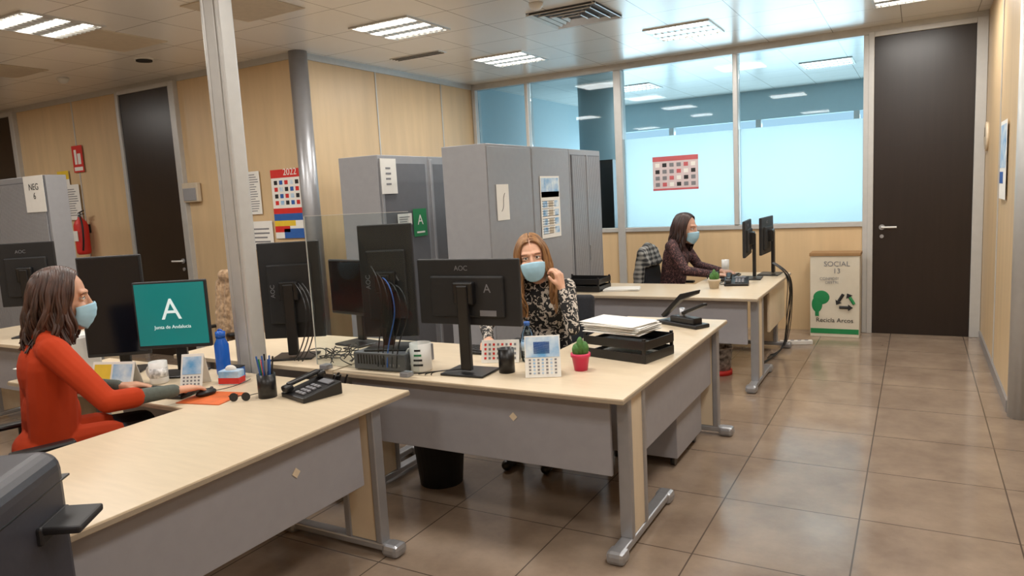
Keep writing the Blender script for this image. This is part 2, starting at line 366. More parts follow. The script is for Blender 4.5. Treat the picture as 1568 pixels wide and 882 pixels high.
# ---------------- flat things on walls
def poster(name,face,c,w,h,pieces,base=None):
    rz={'-Y':0,'+X':90,'-X':-90}[face]
    g=G(name,c,rz)
    box(g,'sheet',(0,-0.0015,0),(w,0.002,h),base or m_paper)
    for i,(u0,v0,u1,v1,m) in enumerate(pieces):
        box(g,'print_%d'%i,(((u0+u1)/2-0.5)*w,-0.0032,((v0+v1)/2-0.5)*h),((u1-u0)*w,0.0012,(v1-v0)*h),m)
    return g
def grid(u0,v0,u1,v1,nx,ny,mats,f=0.7):
    r=[]
    for i in range(nx):
        for j in range(ny):
            a=u0+(u1-u0)*(i+0.5)/nx; b=v0+(v1-v0)*(j+0.5)/ny; da=(u1-u0)/nx*f/2; db=(v1-v0)/ny*f/2
            r.append((a-da,b-db,a+da,b+db,mats[(i*3+j*2)%len(mats)]))
    return r
def lines(u0,v0,u1,v1,n,m,f=0.35):
    r=[]
    for j in range(n):
        b=v0+(v1-v0)*(j+0.5)/n; db=(v1-v0)/n*f/2
        r.append((u0,b-db,u0+(u1-u0)*random.uniform(0.6,1),b+db,m))
    return r
g=poster('wall_calendar','-Y',(-5.26,4.984,1.615),0.40,0.66,[(0,.88,1,1,m_red),(0,.36,1,.44,m_red),(0,.26,1,.36,m_blue),(0,.18,.7,.26,m_yel),(.3,0,1,.14,m_blue),(0,.09,.5,.18,m_red)]+grid(.06,.47,.94,.86,5,4,[m_red,m_blue,m_dk,m_sky],.62))
text(g,'year','2022',(0.06,-0.004,0.30),(90,0,0),0.09,m_paper)
g=poster('wall_calendar','-Y',(-2.37,7.998,1.73),0.52,0.38,[(0,.86,1,1,m_softred),(0,0,1,.06,m_softred)]+grid(.03,.08,.97,.84,6,4,[m_gi,m_paper,m_gi,m_softred,m_dk],.6),M('calendar_paper',(205,190,192),0.7))
g=poster('fire_extinguisher_sign','-Y',(-8.63,4.984,2.28),0.21,0.31,[(.2,.3,.42,.85,m_paper),(.5,.3,.8,.7,m_paper),(.1,.06,.9,.2,m_paper)],m_red)
poster('notice_paper','-Y',(-8.98,4.984,2.06),0.24,0.2,[(0,.5,1,1,m_yel)])
poster('notice_paper','-Y',(-8.83,4.98,1.78),0.3,0.42,lines(.1,.1,.9,.9,12,m_gi))
poster('notice_paper','-Y',(-9.1,4.975,1.5),0.2,0.28,lines(.1,.1,.9,.9,8,m_gi))
poster('notice_paper','-Y',(-5.72,4.984,1.74),0.2,0.42,lines(.08,.05,.92,.95,16,m_gi))
poster('notice_paper','-Y',(-5.67,4.984,1.32),0.34,0.28,lines(.1,.2,.9,.8,4,m_gi))
g=poster('notice_paper','-Y',(-6.83,3.524,1.82),0.32,0.32,[])
text(g,'label','NEG\n6',(0,-0.004,0.02),(90,0,0),0.08,m_dk)
poster('notice_paper','+X',(-3.962,4.92,1.80),0.21,0.3,lines(.3,.2,.7,.8,4,m_gi))
poster('notice_paper','+X',(-3.962,5.1,1.42),0.2,0.1,lines(.1,.2,.9,.8,3,m_gi))
g=poster('green_office_sign','+X',(-3.96,5.32,1.38),0.2,0.25,[(.2,.12,.8,.18,m_paper)],m_green)
text(g,'emblem','A',(0,-0.004,0.02),(90,0,0),0.13,m_paper)
g=poster('notice_paper','+X',(-2.832,4.90,1.53),0.19,0.28,[])
tube(g,'drawing',[(-0.03,-0.004,-0.07),(0.03,-0.004,-0.03),(-0.02,-0.004,0.02),(0.03,-0.004,0.07)],0.002,m_dk)
poster('wall_calendar','+X',(-2.832,5.74,1.46),0.38,0.54,[(.04,.66,.96,.97,m_sky),(.04,.66,.96,.75,m_beige)]+grid(.05,.05,.95,.62,3,4,[m_sky,m_beige],.75)+lines(.05,.05,.9,.62,14,m_gi,.2))
poster('wall_poster','-X',(0.528,6.2,1.64),0.42,0.55,[(.05,.4,.95,.95,m_sky),(.05,.2,.6,.35,m_blue)])
g=G('wall_clock',(0.53,7.75,1.87)); cyl(g,'rim',(0,0,0),0.13,0.02,m_desk,'X'); cyl(g,'face',(-0.011,0,0),0.11,0.004,m_beige,'X'); bb(g,'hand',-0.016,-0.013,-0.004,0.004,0,0.08,m_dk)
g=G('wall_thermostat_box',(-6.62,4.96,1.79)); box(g,'body',(0,0,0),(0.24,0.05,0.2),m_beige,0.01); box(g,'cover',(0,-0.028,-0.02),(0.2,0.01,0.13),m_cab,0.004)
g=G('fire_extinguisher',(-8.6,4.9,1.16))
lathe(g,'cylinder',(0,0,0),[(0.06,0),(0.075,0.02),(0.077,0.05),(0.077,0.34),(0.06,0.39),(0.028,0.42),(0.025,0.44)],m_red)
cyl(g,'valve',(0,0,0.46),0.022,0.05,m_alu); box(g,'lever',(0.03,0,0.5),(0.12,0.02,0.012),m_black,0.003,rot=(0,-15,0)); box(g,'grip',(0.03,0,0.475),(0.1,0.02,0.01),m_black,0.003)
tube(g,'hose',[(0.02,-0.02,0.46),(0.1,-0.03,0.42),(0.11,-0.04,0.2),(0.07,-0.05,0.05)],0.01,m_black)
box(g,'label',(0,-0.076,0.22),(0.09,0.01,0.12),m_paper,0.003); box(g,'bracket',(0,0.085,0.3),(0.05,0.03,0.1),m_black)
# recycling box
g=G('recycling_cardboard_box',(-0.70,7.80,0))
m_card=M('white_cardboard',(206,198,180),0.8,0,0.04,8); m_cardb=M('brown_cardboard',(150,115,75),0.8)
box(g,'body',(0,0,0.41),(0.45,0.24,0.82),m_card,0.004); box(g,'lid_rim',(0,0,0.83),(0.465,0.255,0.03),m_cardb,0.003)
text(g,'word_social','SOCIAL\n13',(0.02,-0.122,0.70),(90,0,0),0.07,m_gi)
text(g,'scrawl','CONFIDENCIAL\nDESTRUIR',(0,-0.122,0.57),(90,0,4),0.038,m_gi)
text(g,'word_recicla','Recicla Arcos',(-0.0,-0.122,0.17),(90,0,0),0.062,m_dk)
box(g,'bottom_band',(0,-0.121,0.06),(0.44,0.002,0.05),m_green)
sph(g,'tree_crown',(-0.12,-0.121,0.40),(0.075,0.003,0.07),m_green); sph(g,'tree_leaf',(-0.16,-0.121,0.33),(0.05,0.003,0.08),m_green); box(g,'tree_trunk',(-0.16,-0.121,0.27),(0.035,0.004,0.12),m_green)
for k in range(3):
    a=k*120*D2R
    def rp(x,z): return (0.10+1.25*(x*math.cos(a)-z*math.sin(a)),0.36+1.25*(x*math.sin(a)+z*math.cos(a)))
    A=rp(-0.045,-0.045);B=rp(0.02,-0.045); tube(g,'arrow_%d'%k,[(A[0],-0.122,A[1]),(B[0],-0.122,B[1])],0.015,m_green if k==1 else m_dk)
    t=[rp(0.02,-0.072),rp(0.02,-0.018),rp(0.055,-0.045)]
    me=bpy.data.meshes.new('tip'); me.from_pydata([(p[0],-0.1385,p[1]) for p in t],[],[(0,1,2)]); link('arrow_tip_%d'%k,me,g,m_dk)
# ---------------- electronics
def monitor(name,loc,yaw,w,h,cz,screen=None,logo=True,portrait=False,emblem=True):
    g=G(name,loc,yaw)
    box(g,'base',(0,0.03,0.006),(0.24,0.19,0.012),m_black,0.005)
    box(g,'neck',(0,0.06,cz/2+0.03),(0.06,0.028,cz+0.02),m_black,0.006)
    box(g,'mount',(0,0.04,cz),(0.11,0.05,0.11),m_black,0.008)
    box(g,'panel',(0,0,cz),(w,0.024,h),m_black2,0.006)
    box(g,'back_bulge',(0,0.018,cz-0.02),(w*0.72,0.022,h*0.62),m_black2,0.009)
    box(g,'screen',(0,-0.0125,cz+0.004),(w-0.022,0.002,h-0.03),screen or m_scr)
    if logo:
        r=(90,-90,180) if portrait else (90,0,180)
        p=(0.1,0.0305,cz) if portrait else (0.03,0.0135,cz+h*0.36)
        text(g,'maker_mark','AOC',p,r,0.035,m_gi)
        if emblem:
            text(g,'emblem','A',(-0.12 if not portrait else -0.05,0.0305,cz+0.02),(90,0,180),0.06,m_gi)
            if not portrait: box(g,'asset_label',(-0.12,0.03,cz-0.10),(0.09,0.001,0.028),m_gi)
    return g
m_teal=M('teal_desktop',(14,105,104),0.3,es=0.42,ecol=(14,120,117),noise=0.02)
m_tealw=M('desktop_white',(215,235,235),0.4,es=0.4)
g=monitor('monitor',(-3.44,2.38,ZT),30,0.39,0.36,0.335,m_teal,False)
text(g,'wallpaper_emblem','A',(0,-0.0145,0.36),(90,0,0),0.16,m_tealw); text(g,'wallpaper_text','Junta de Andalucia',(0,-0.0145,0.27),(90,0,0),0.026,m_tealw)
monitor('monitor',(-3.87,2.33,ZT),35,0.34,0.56,0.375,None,False,True)
monitor('monitor',(-5.86,2.9,ZT),215,0.42,0.48,0.47,None,True,False)
monitor('monitor',(-3.15,2.95,ZT),208,0.36,0.56,0.39,None,True,True)
monitor('monitor',(-2.44,2.96,ZT+0.096),200,0.30,0.60,0.355,None,True,True)
monitor('monitor',(-1.93,2.95,ZT),183,0.575,0.33,0.402)
monitor('monitor',(-3.02,3.30,ZT),-10,0.38,0.34,0.36,None,False)
monitor('monitor',(-1.33,6.66,ZT),-85,0.50,0.32,0.37)
monitor('monitor',(-1.22,6.98,ZT),-92,0.50,0.34,0.37)
def keyboard(loc,yaw):
    g=G('keyboard',loc,yaw); box(g,'case',(0,0,0.011),(0.44,0.14,0.016),m_black,0.004,rot=(2,0,0))
    for i in range(18):
        for j in range(5): box(g,'key_%d_%d'%(i,j),(-0.205+i*0.024,-0.05+j*0.024,0.020+j*0.0012),(0.02,0.02,0.006),m_black2)
def mouse(loc,yaw):
    g=G('computer_mouse',loc,yaw); sph(g,'shell',(0,0,0.012),(0.03,0.052,0.020),m_black); cyl(g,'wheel',(0,0.03,0.027),0.008,0.006,m_cabd,'X')
    tube(g,'cable',[(0,0.05,0.01),(0.02,0.15,0.004),(-0.05,0.28,0.004)],0.002,m_black)
keyboard((-3.22,2.08,ZT),13); keyboard((-2.0,3.34,ZT),0); keyboard((-1.5,6.65,ZT),-90)
m_or=M('orange_mouse_mat',(205,95,35),0.7,noise=0.2,ns=15)
g=G('mouse_mat',(-2.86,2.13,ZT),12); box(g,'pad',(0,0,0.002),(0.24,0.2,0.004),m_or,0.0015)
mouse((-2.925,2.15,ZT+0.004),-5)
def phone(loc,yaw):
    g=G('desk_telephone',loc,yaw)
    prism(g,'body',[(-0.1,0),(0.1,0),(0.1,0.06),(-0.1,0.022)],-0.1,0.1,m_black,0.004,axis='X')
    box(g,'handset_grip',(-0.065,0.0,0.075),(0.035,0.17,0.018),m_black,0.008,rot=(11,0,0))
    for s in (-1,1): box(g,'handset_end_%d'%s,(-0.065,s*0.085,0.06+s*0.016),(0.05,0.045,0.03),m_black,0.01,rot=(11,0,0))
    for i in range(3):
        for j in range(4): box(g,'key_%d_%d'%(i,j),(0.0+i*0.026,-0.07+j*0.026,0.033+j*0.005),(0.019,0.017,0.008),m_gi,0.002,rot=(11,0,0))
    box(g,'display',(0.03,0.06,0.057),(0.09,0.035,0.006),m_cabd,rot=(11,0,0))
    tube(g,'cord',[(-0.08,-0.1,0.02),(-0.14,-0.1,0.01),(-0.16,0.02,0.01),(-0.12,0.1,0.01)],0.004,m_black)
phone((-2.42,2.33,ZT),-15); phone((-1.34,6.25,ZT),10)
def pencup(loc,mat,r=0.04,h=0.1,n=7,name='pen_holder'):
    g=G(name,loc); lathe(g,'cup',(0,0,0),[(r,0),(r,h),(r-0.004,h),(r-0.004,0.01)],mat)
    ms=[m_blue,m_black,m_red,m_blue,m_green,m_gi,m_blue]
    for k in range(n):
        a=k*2.4; t=(random.uniform(.3,.8))*r
        tube(g,'pen_%d'%k,[(t*0.5*math.cos(a),t*0.5*math.sin(a),0.012),(t*1.3*math.cos(a),t*1.3*math.sin(a),h+0.06+random.uniform(0,0.03))],0.004,ms[k%7])
pencup((-2.61,2.24,ZT),m_black,0.042,0.11,11); pencup((-1.755,2.985,ZT),m_black,0.04,0.12,0,'black_cup')
def mug(loc,mat,r=0.042,h=0.1,name='coffee_mug'):
    g=G(name,loc,200); lathe(g,'body',(0,0,0),[(r*0.85,0),(r,0.01),(r,h),(r-0.005,h),(r-0.006,0.012)],mat)
    tube(g,'handle',[(r-0.003,0,h*0.8),(r+0.03,0,h*0.78),(r+0.03,0,h*0.3),(r-0.003,0,h*0.22)],0.005,mat)
    return g
g=mug((-3.40,2.235,ZT),m_white,0.045,0.115); cyl(g,'print',(0,0,0.06),0.0455,0.05,M('mug_print',(215,215,213),0.4,noise=0.5,ns=60))
g=mug((-2.2,2.88,ZT),m_white,0.055,0.145,'printed_pot')
for k in range(4): box(g,'print_%d'%k,(0.0,0.0535,0.04+k*0.025),(0.05-0.006*k,0.004,0.01),m_green if k==2 else m_dk)
def tent(name,loc,yaw,w,h,pieces):
    g=G(name,loc,yaw)
    for s,nm in ((-1,'front'),(1,'rear')): box(g,nm,(0,s*h*0.17,h*0.48),(w,0.003,h),m_paper,rot=(s*20,0,0))
    for i,(u0,v0,u1,v1,m) in enumerate(pieces):
        u=((u0+u1)/2-0.5)*w; v=(v0+v1)/2*h-h/2; c=math.cos(20*D2R); sn=math.sin(20*D2R)
        box(g,'print_%d'%i,(u,-h*0.17+v*sn-0.0024,h*0.48+v*c+0.0008),((u1-u0)*w,0.0015,(v1-v0)*h),m,rot=(-20,0,0))
    return g
tent('desk_calendar',(-1.56,3.0,ZT),26,0.17,0.2,[(.03,.48,.97,.97,m_sky),(.25,.56,.7,.85,m_blue)]+grid(.08,.06,.92,.46,7,5,[m_gi,m_sky],.5))
tent('desk_calendar',(-3.16,2.27,ZT),30,0.11,0.17,[(.08,.4,.92,.92,m_sky)]+grid(.08,.06,.92,.36,5,3,[m_gi],.5))
tent('desk_calendar',(-3.60,2.13,ZT),20,0.24,0.13,[(.05,.3,.45,.9,m_yel),(.5,.1,.95,.9,m_sky)])
tent('desk_calendar',(-1.90,3.18,ZT),20,0.2,0.12,grid(.05,.1,.95,.9,8,4,[m_red,m_gi],.5))
g=G('blue_water_bottle',(-3.22,2.49,ZT)); mb=M('blue_bottle',(20,90,190),0.25)
lathe(g,'body',(0,0,0),[(0.034,0),(0.037,0.01),(0.037,0.16),(0.024,0.19),(0.022,0.2)],mb); lathe(g,'cap',(0,0,0.2),[(0.026,0),(0.026,0.03),(0.01,0.035)],mb); tube(g,'loop',[(0.015,0,0.22),(0.03,0,0.25),(-0.03,0,0.25),(-0.015,0,0.22)],0.004,mb)
g=G('tissue_box',(-3.0,2.36,ZT),20); box(g,'box',(0,0,0.035),(0.11,0.06,0.07),m_sky,0.004); box(g,'band',(0,0,0.02),(0.112,0.062,0.03),m_red); sph(g,'tissue',(0,0,0.075),(0.03,0.015,0.02),m_paper)
g=G('small_photo_box',(-3.07,2.45,ZT),10); box(g,'box',(0,0,0.03),(0.07,0.05,0.06),m_blue,0.004); box(g,'lid',(0,0,0.062),(0.072,0.052,0.006),m_dk,0.002)
g=G('sunglasses',(-2.68,2.14,ZT),30)
for s in (-1,1):
    cyl(g,'lens_%d'%s,(s*0.028,0,0.020),0.020,0.003,m_scr,'Y'); tube(g,'temple_%d'%s,[(s*0.05,0,0.026),(s*0.052,0.05,0.018),(s*0.048,0.10,0.006)],0.002,m_black)
tube(g,'bridge',[(-0.01,0,0.024),(0,0,0.028),(0.01,0,0.024)],0.002,m_black)
g=G('desktop_computer',(-2.42,2.94,ZT),4)
box(g,'case',(0,0,0.05),(0.32,0.28,0.09),m_cabd,0.004)
for k in range(10): box(g,'vent_%d'%k,(-0.13+k*0.018,-0.141,0.06),(0.008,0.002,0.05),m_black)
for k in range(4): box(g,'port_%d'%k,(0.07+k*0.018,-0.141,0.035),(0.012,0.002,0.012),m_alu)
g=G('desk_cables')
for k in range(16):
    x=random.uniform(-2.95,-2.62); y=random.uniform(2.8,3.05)
    pts=[(x,y,ZT+0.006)]
    for j in range(4):
        pts.append((x+random.uniform(-.12,.05),min(3.1,max(2.79,y+random.uniform(-.1,.12))),ZT+random.uniform(0.004,0.07)))
    tube(g,'cable_%d'%k,pts,0.003,m_black)
for k in range(5):
    x=-2.50+0.03*k; tube(g,'monitor_cable_%d'%k,[(x,2.90,1.25-0.03*k),(x+0.08,2.86,1.2),(x+0.13+0.02*k,2.84,1.0),(x+0.06,2.84,0.88),(x+0.09,2.79,0.74)],0.0035,m_black if k!=2 else m_blue)
for k in range(3):
    x=-3.08+0.03*k; tube(g,'screen_cable_%d'%k,[(x,2.91,1.15),(x+0.14,2.84,1.1),(x+0.18,2.82,0.95),(x+0.12,2.81,0.8),(x+0.06,2.8,0.73)],0.0035,m_black)
for k in range(4):
    tube(g,'side_cable_%d'%k,[(-2.2+0.04*k,2.8,ZT+0.004),(-2.1,2.77+0.01*k,ZT+0.02),(-2.02,2.82,ZT+0.03),(-1.96,2.9,ZT+0.02)],0.003,m_black)
g=G('hanging_cables')
for k in range(7):
    x=-2.58+random.uniform(-.05,.05); y=2.63+random.uniform(-.01,.06)
    tube(g,'cable_%d'%k,[(x+0.03,2.62+0.01*k,ZT+0.01),(x,2.64,ZT-0.05),(x+random.uniform(-.05,.05),y,0.55),(x+random.uniform(-.06,.06),y,0.4),(x+random.uniform(-.03,.03),y+0.05,0.15),(x+random.uniform(-.1,.1),y+0.1,0.01)],0.005,m_black)
g=G('hanging_cables')
for k in range(8):
    y=6.9+random.uniform(-.06,.06)
    tube(g,'cable_%d'%k,[(-1.15,y,ZT+0.12),(-1.05,y,ZT+0.06),(-1.0+random.uniform(-.01,.03),y,ZT-0.02),(-1.0+random.uniform(-.03,.02),y+random.uniform(-.08,.08),0.45),(-1.03+random.uniform(-.02,.02),y+random.uniform(-.05,.05),0.15),(-1.05,y-0.1,0.02),(-1.15,y-0.2-0.05*k,0.01)],0.0035,m_black)
g=G('power_strip',(-1.0,7.25,0.0),20); box(g,'bar',(0,0,0.02),(0.3,0.05,0.04),m_white,0.006)
for k in range(4): cyl(g,'socket_%d'%k,(-0.1+k*0.065,0,0.041),0.018,0.004,m_gi)
g=G('acrylic_desk_screen'); bb(g,'sheet',-2.80,-2.12,2.752,2.757,ZT+0.02,1.53,m_acr)
for x in (-2.74,-2.2): box(g,'foot_%d'%int(-x*10),(x,2.755,ZT+0.012),(0.05,0.05,0.024),m_cab,0.003)
bb(g,'edge_v',-2.803,-2.8,2.752,2.757,ZT+0.02,1.53,m_white); bb(g,'edge_t',-2.80,-2.12,2.752,2.757,1.529,1.531,m_white)
def cactus(loc,mat,r=0.045,h=0.085,name='potted_cactus'):
    g=G(name,loc); lathe(g,'pot',(0,0,0),[(r*0.72,0),(r*0.95,h*0.78),(r*1.08,h*0.8),(r*1.08,h),(r*0.9,h),(r*0.88,h*0.9)],mat)
    cyl(g,'soil',(0,0,h*0.9),r*0.86,0.006,m_cardb)
    for k,(dx,dy,hh) in enumerate(((0,0,1.0),(0.02,0.008,.75),(-0.018,-0.01,.65))):
        lathe(g,'stem_%d'%k,(dx,dy,h*0.9),[(0.014,0),(0.019,0.02*hh),(0.02,0.05*hh),(0.014,0.075*hh),(0.004,0.088*hh)],m_cact,12)
cactus((-1.42,3.13,ZT),m_pink); cactus((-1.47,6.0,ZT),m_beige,0.05,0.08)
g=G('water_bottle',(-1.76,3.22,ZT)); mw=glassmat('pet_plastic',(225,240,248),1.35)
lathe(g,'body',(0,0,0),[(0.03,0),(0.033,0.01),(0.033,0.14),(0.015,0.18),(0.014,0.19)],mw); lathe(g,'label',(0,0,0.06),[(0.0335,0),(0.0335,0.05)],m_sky); cyl(g,'cap',(0,0,0.2),0.016,0.02,m_blue)
g=G('glue_bottle',(-1.68,3.10,ZT)); lathe(g,'body',(0,0,0),[(0.018,0),(0.02,0.01),(0.02,0.09),(0.01,0.105)],m_yel); cyl(g,'cap',(0,0,0.115),0.009,0.025,m_or)
def tray(loc,yaw,paper=True,tiers=2):
    g=G('letter_tray',loc,yaw)
    for t in range(tiers):
        z=0.004+t*0.065
        box(g,'floor_%d'%t,(0,0,z),(0.38,0.27,0.005),m_black)
        for s in (-1,1): box(g,'side_%d_%d'%(t,s),(0,s*0.135,z+0.022),(0.38,0.005,0.044),m_black,0.002)
        box(g,'back_%d'%t,(0.19,0,z+0.022),(0.005,0.27,0.044),m_black,0.002); box(g,'front_%d'%t,(-0.19,0,z+0.010),(0.005,0.27,0.018),m_black,0.002)
        if t==0: box(g,'inner_paper',(0,0,z+0.008),(0.3,0.21,0.01),m_paper)
    for a in (-0.18,0.18):
        for b in (-0.13,0.13): box(g,'post',(a,b,0.004+tiers*0.03),(0.014,0.014,tiers*0.06),m_black)
    if paper:
        for k in range(12): box(g,'sheet_%d'%k,(-0.05+random.uniform(-.02,.02),random.uniform(-.01,.01),tiers*0.065+0.002+k*0.004),(0.33,0.23,0.003),m_paper,rot=(0,random.uniform(-1,1),random.uniform(-6,6)))
tray((-1.31,3.50,ZT),-14); tray((-2.55,5.78,ZT),0,False,2)
g=G('paper_stack',(-2.22,5.82,ZT),15)
for k in range(4): box(g,'sheet_%d'%k,(random.uniform(-.01,.01),0,0.003+k*0.004),(0.3,0.21,0.003),m_paper,rot=(0,0,random.uniform(-6,6)))
g=G('hole_punch',(-1.27,4.36,ZT),-28)
box(g,'base',(0,0,0.012),(0.34,0.12,0.024),m_black,0.006); box(g,'anvil',(0.03,0,0.04),(0.2,0.08,0.04),m_black,0.008)
prism(g,'lever',[(-0.17,0.05),(-0.15,0.035),(0.0,0.16),(0.13,0.21),(0.14,0.235),(0.0,0.2)],-0.02,0.02,m_black,0.004,axis='X').rotation_euler=(0,0,-90*D2R)
box(g,'handle',(0.10,0,0.115),(0.2,0.035,0.02),m_black,0.006,rot=(0,-22,0)); cyl(g,'spring',(0.0,0,0.07),0.018,0.08,m_alu)
g=mug((-1.55,6.35,ZT),m_black); g=pencup((-1.60,6.98,ZT),m_white,0.035,0.14,0,'white_canister')
def bin_(loc,mat,r=0.14,h=0.3,name='waste_bin'):
    g=G(name,loc); lathe(g,'shell',(0,0,0),[(r*0.8,0),(r,h),(r+0.006,h),(r+0.006,h+0.012),(r-0.006,h+0.012),(r*0.78,0.01)],mat)
    return g
bin_((-2.32,3.15,0),m_black2,0.15,0.3); g=bin_((-1.42,5.95,0),M('patterned_bin',(60,55,60),0.5,noise=0.5,rgb2=(220,215,210),ns=25),0.10,0.22); cyl(g,'base_ring',(0,0,0.02),0.098,0.04,m_red)
g=G('desk_printer',(-4.21,2.2,ZT),0); box(g,'body',(0,0,0.11),(0.27,0.30,0.22),m_white,0.02); box(g,'slot',(0.0,-0.151,0.1),(0.2,0.004,0.03),m_black); box(g,'paper',(0,-0.17,0.07),(0.18,0.1,0.004),m_paper); box(g,'panel',(0.05,-0.08,0.222),(0.1,0.08,0.006),m_cabd)
m_mfp=M('printer_anthracite',(50,50,58),0.42,0.1,0.08,60); m_mfp2=M('printer_dark',(26,26,30),0.5)
g=G('multifunction_printer',(-2.005,0.575,0),38)
box(g,'body',(0,0,0.51),(0.63,0.54,0.98),m_mfp,0.05,seg=5); box(g,'lid_seam',(0,0,0.92),(0.632,0.542,0.006),m_black,0.002)
box(g,'front_band',(0,-0.268,0.82),(0.5,0.01,0.03),m_cabd,0.003); box(g,'drawer_seam',(0,-0.2705,0.45),(0.56,0.002,0.006),m_black); box(g,'drawer_seam_low',(0,-0.2705,0.25),(0.56,0.002,0.006),m_black)
box(g,'side_tray',(0.36,0.15,0.845),(0.10,0.14,0.02),m_mfp2,0.006,rot=(0,3,0)); box(g,'tray_hinge',(0.318,0.15,0.835),(0.02,0.15,0.045),m_mfp2,0.006)
for a in (-0.24,0.24):
    for b in (-0.2,0.2): cyl(g,'castor',(a,b,0.03),0.03,0.03,m_black,'X')
# ---------------- chairs
def chair(loc,yaw,mat=None,arms=True,bz=0.79):
    mat=mat or M('chair_fabric',(32,34,40),0.9,noise=0.15,ns=80)
    g=G('office_chair',loc,yaw)
    box(g,'seat',(0,0,0.435),(0.46,0.45,0.07),mat,0.03,seg=4)
    box(g,'backrest',(0,-0.235,bz),(0.42,0.06,0.42),mat,0.028,rot=(8,0,0),seg=4)
    box(g,'back_bracket',(0,-0.235,0.5),(0.07,0.02,0.28),m_black,0.005); box(g,'under_bracket',(0,-0.12,0.39),(0.07,0.26,0.02),m_black,0.004)
    cyl(g,'gas_lift',(0,0,0.25),0.025,0.3,m_black)
    for k in range(5):
        a=k*72*D2R+0.3; ca,sa=math.cos(a),math.sin(a)
        tube(g,'star_arm_%d'%k,[(0,0,0.12),(0.15*ca,0.15*sa,0.10),(0.29*ca,0.29*sa,0.075)],0.019,m_black)
        for s in (-1,1):
            o=cyl(g,'castor_%d_%d'%(k,s),(0,0,0),0.029,0.02,m_black,'X'); o.location=(0.29*ca-s*0.016*sa,0.29*sa+s*0.016*ca,0.031); o.rotation_euler=(0,0,a+math.pi/2)
        box(g,'castor_hood_%d'%k,(0.29*ca,0.29*sa,0.062),(0.03,0.03,0.03),m_black,0.008)
    if arms:
        for s in (-1,1):
            tube(g,'arm_post_%d'%s,[(s*0.2,0,0.41),(s*0.27,0,0.43),(s*0.27,0.0,0.62)],0.014,m_black); box(g,'arm_pad_%d'%s,(s*0.27,0,0.63),(0.06,0.24,0.025),m_black,0.01)
    return g
# ---------------- people
def capsule(V,F,a,b,ra,rb,seg=14,hr=4):
    a=Vector(a);b=Vector(b);ax=b-a;L=ax.length
    if L<1e-6: ax=Vector((0,0,1))
    ax.normalize(); t=Vector((1,0,0)) if abs(ax.x)<0.8 else Vector((0,1,0))
    u=ax.cross(t).normalized(); w_=ax.cross(u)
    base=len(V); rings=[]
    for i in range(hr): 
        th=math.pi/2*(1-i/hr); rings.append((a-ax*ra*math.sin(th),max(ra*math.cos(th),ra*0.02)))
    for i in range(5): rings.append((a+(b-a)*(i/4),ra+(rb-ra)*i/4))
    for i in range(1,hr+1):
        th=math.pi/2*i/hr; rings.append((b+ax*rb*math.sin(th),max(rb*math.cos(th),rb*0.02)))
    for c,r in rings:
        for k in range(seg):
            an=2*math.pi*k/seg; V.append(tuple(c+u*(r*math.cos(an))+w_*(r*math.sin(an))))
    for i in range(len(rings)-1):
        for k in range(seg):
            k2=(k+1)%seg; F.append((base+i*seg+k,base+i*seg+k2,base+(i+1)*seg+k2,base+(i+1)*seg+k))
    F.append(tuple(base+k for k in range(seg))[::-1]); F.append(tuple(base+(len(rings)-1)*seg+k for k in range(seg)))
def ellips(V,F,c,r,Rm,seg=20,vr=12):
    base=len(V); c=Vector(c)
    for i in range(vr+1):
        th=math.pi*(i/vr) ; th=min(max(th,0.03),math.pi-0.03)
        for k in range(seg):
            an=2*math.pi*k/seg; p=Vector((r[0]*math.sin(th)*math.cos(an),r[1]*math.sin(th)*math.sin(an),-r[2]*math.cos(th)))
            V.append(tuple(c+Rm@p))
    for i in range(vr):
        for k in range(seg):
            k2=(k+1)%seg; F.append((base+i*seg+k,base+i*seg+k2,base+(i+1)*seg+k2,base+(i+1)*seg+k))
    F.append(tuple(base+k for k in range(seg))[::-1]); F.append(tuple(base+vr*seg+k for k in range(seg)))
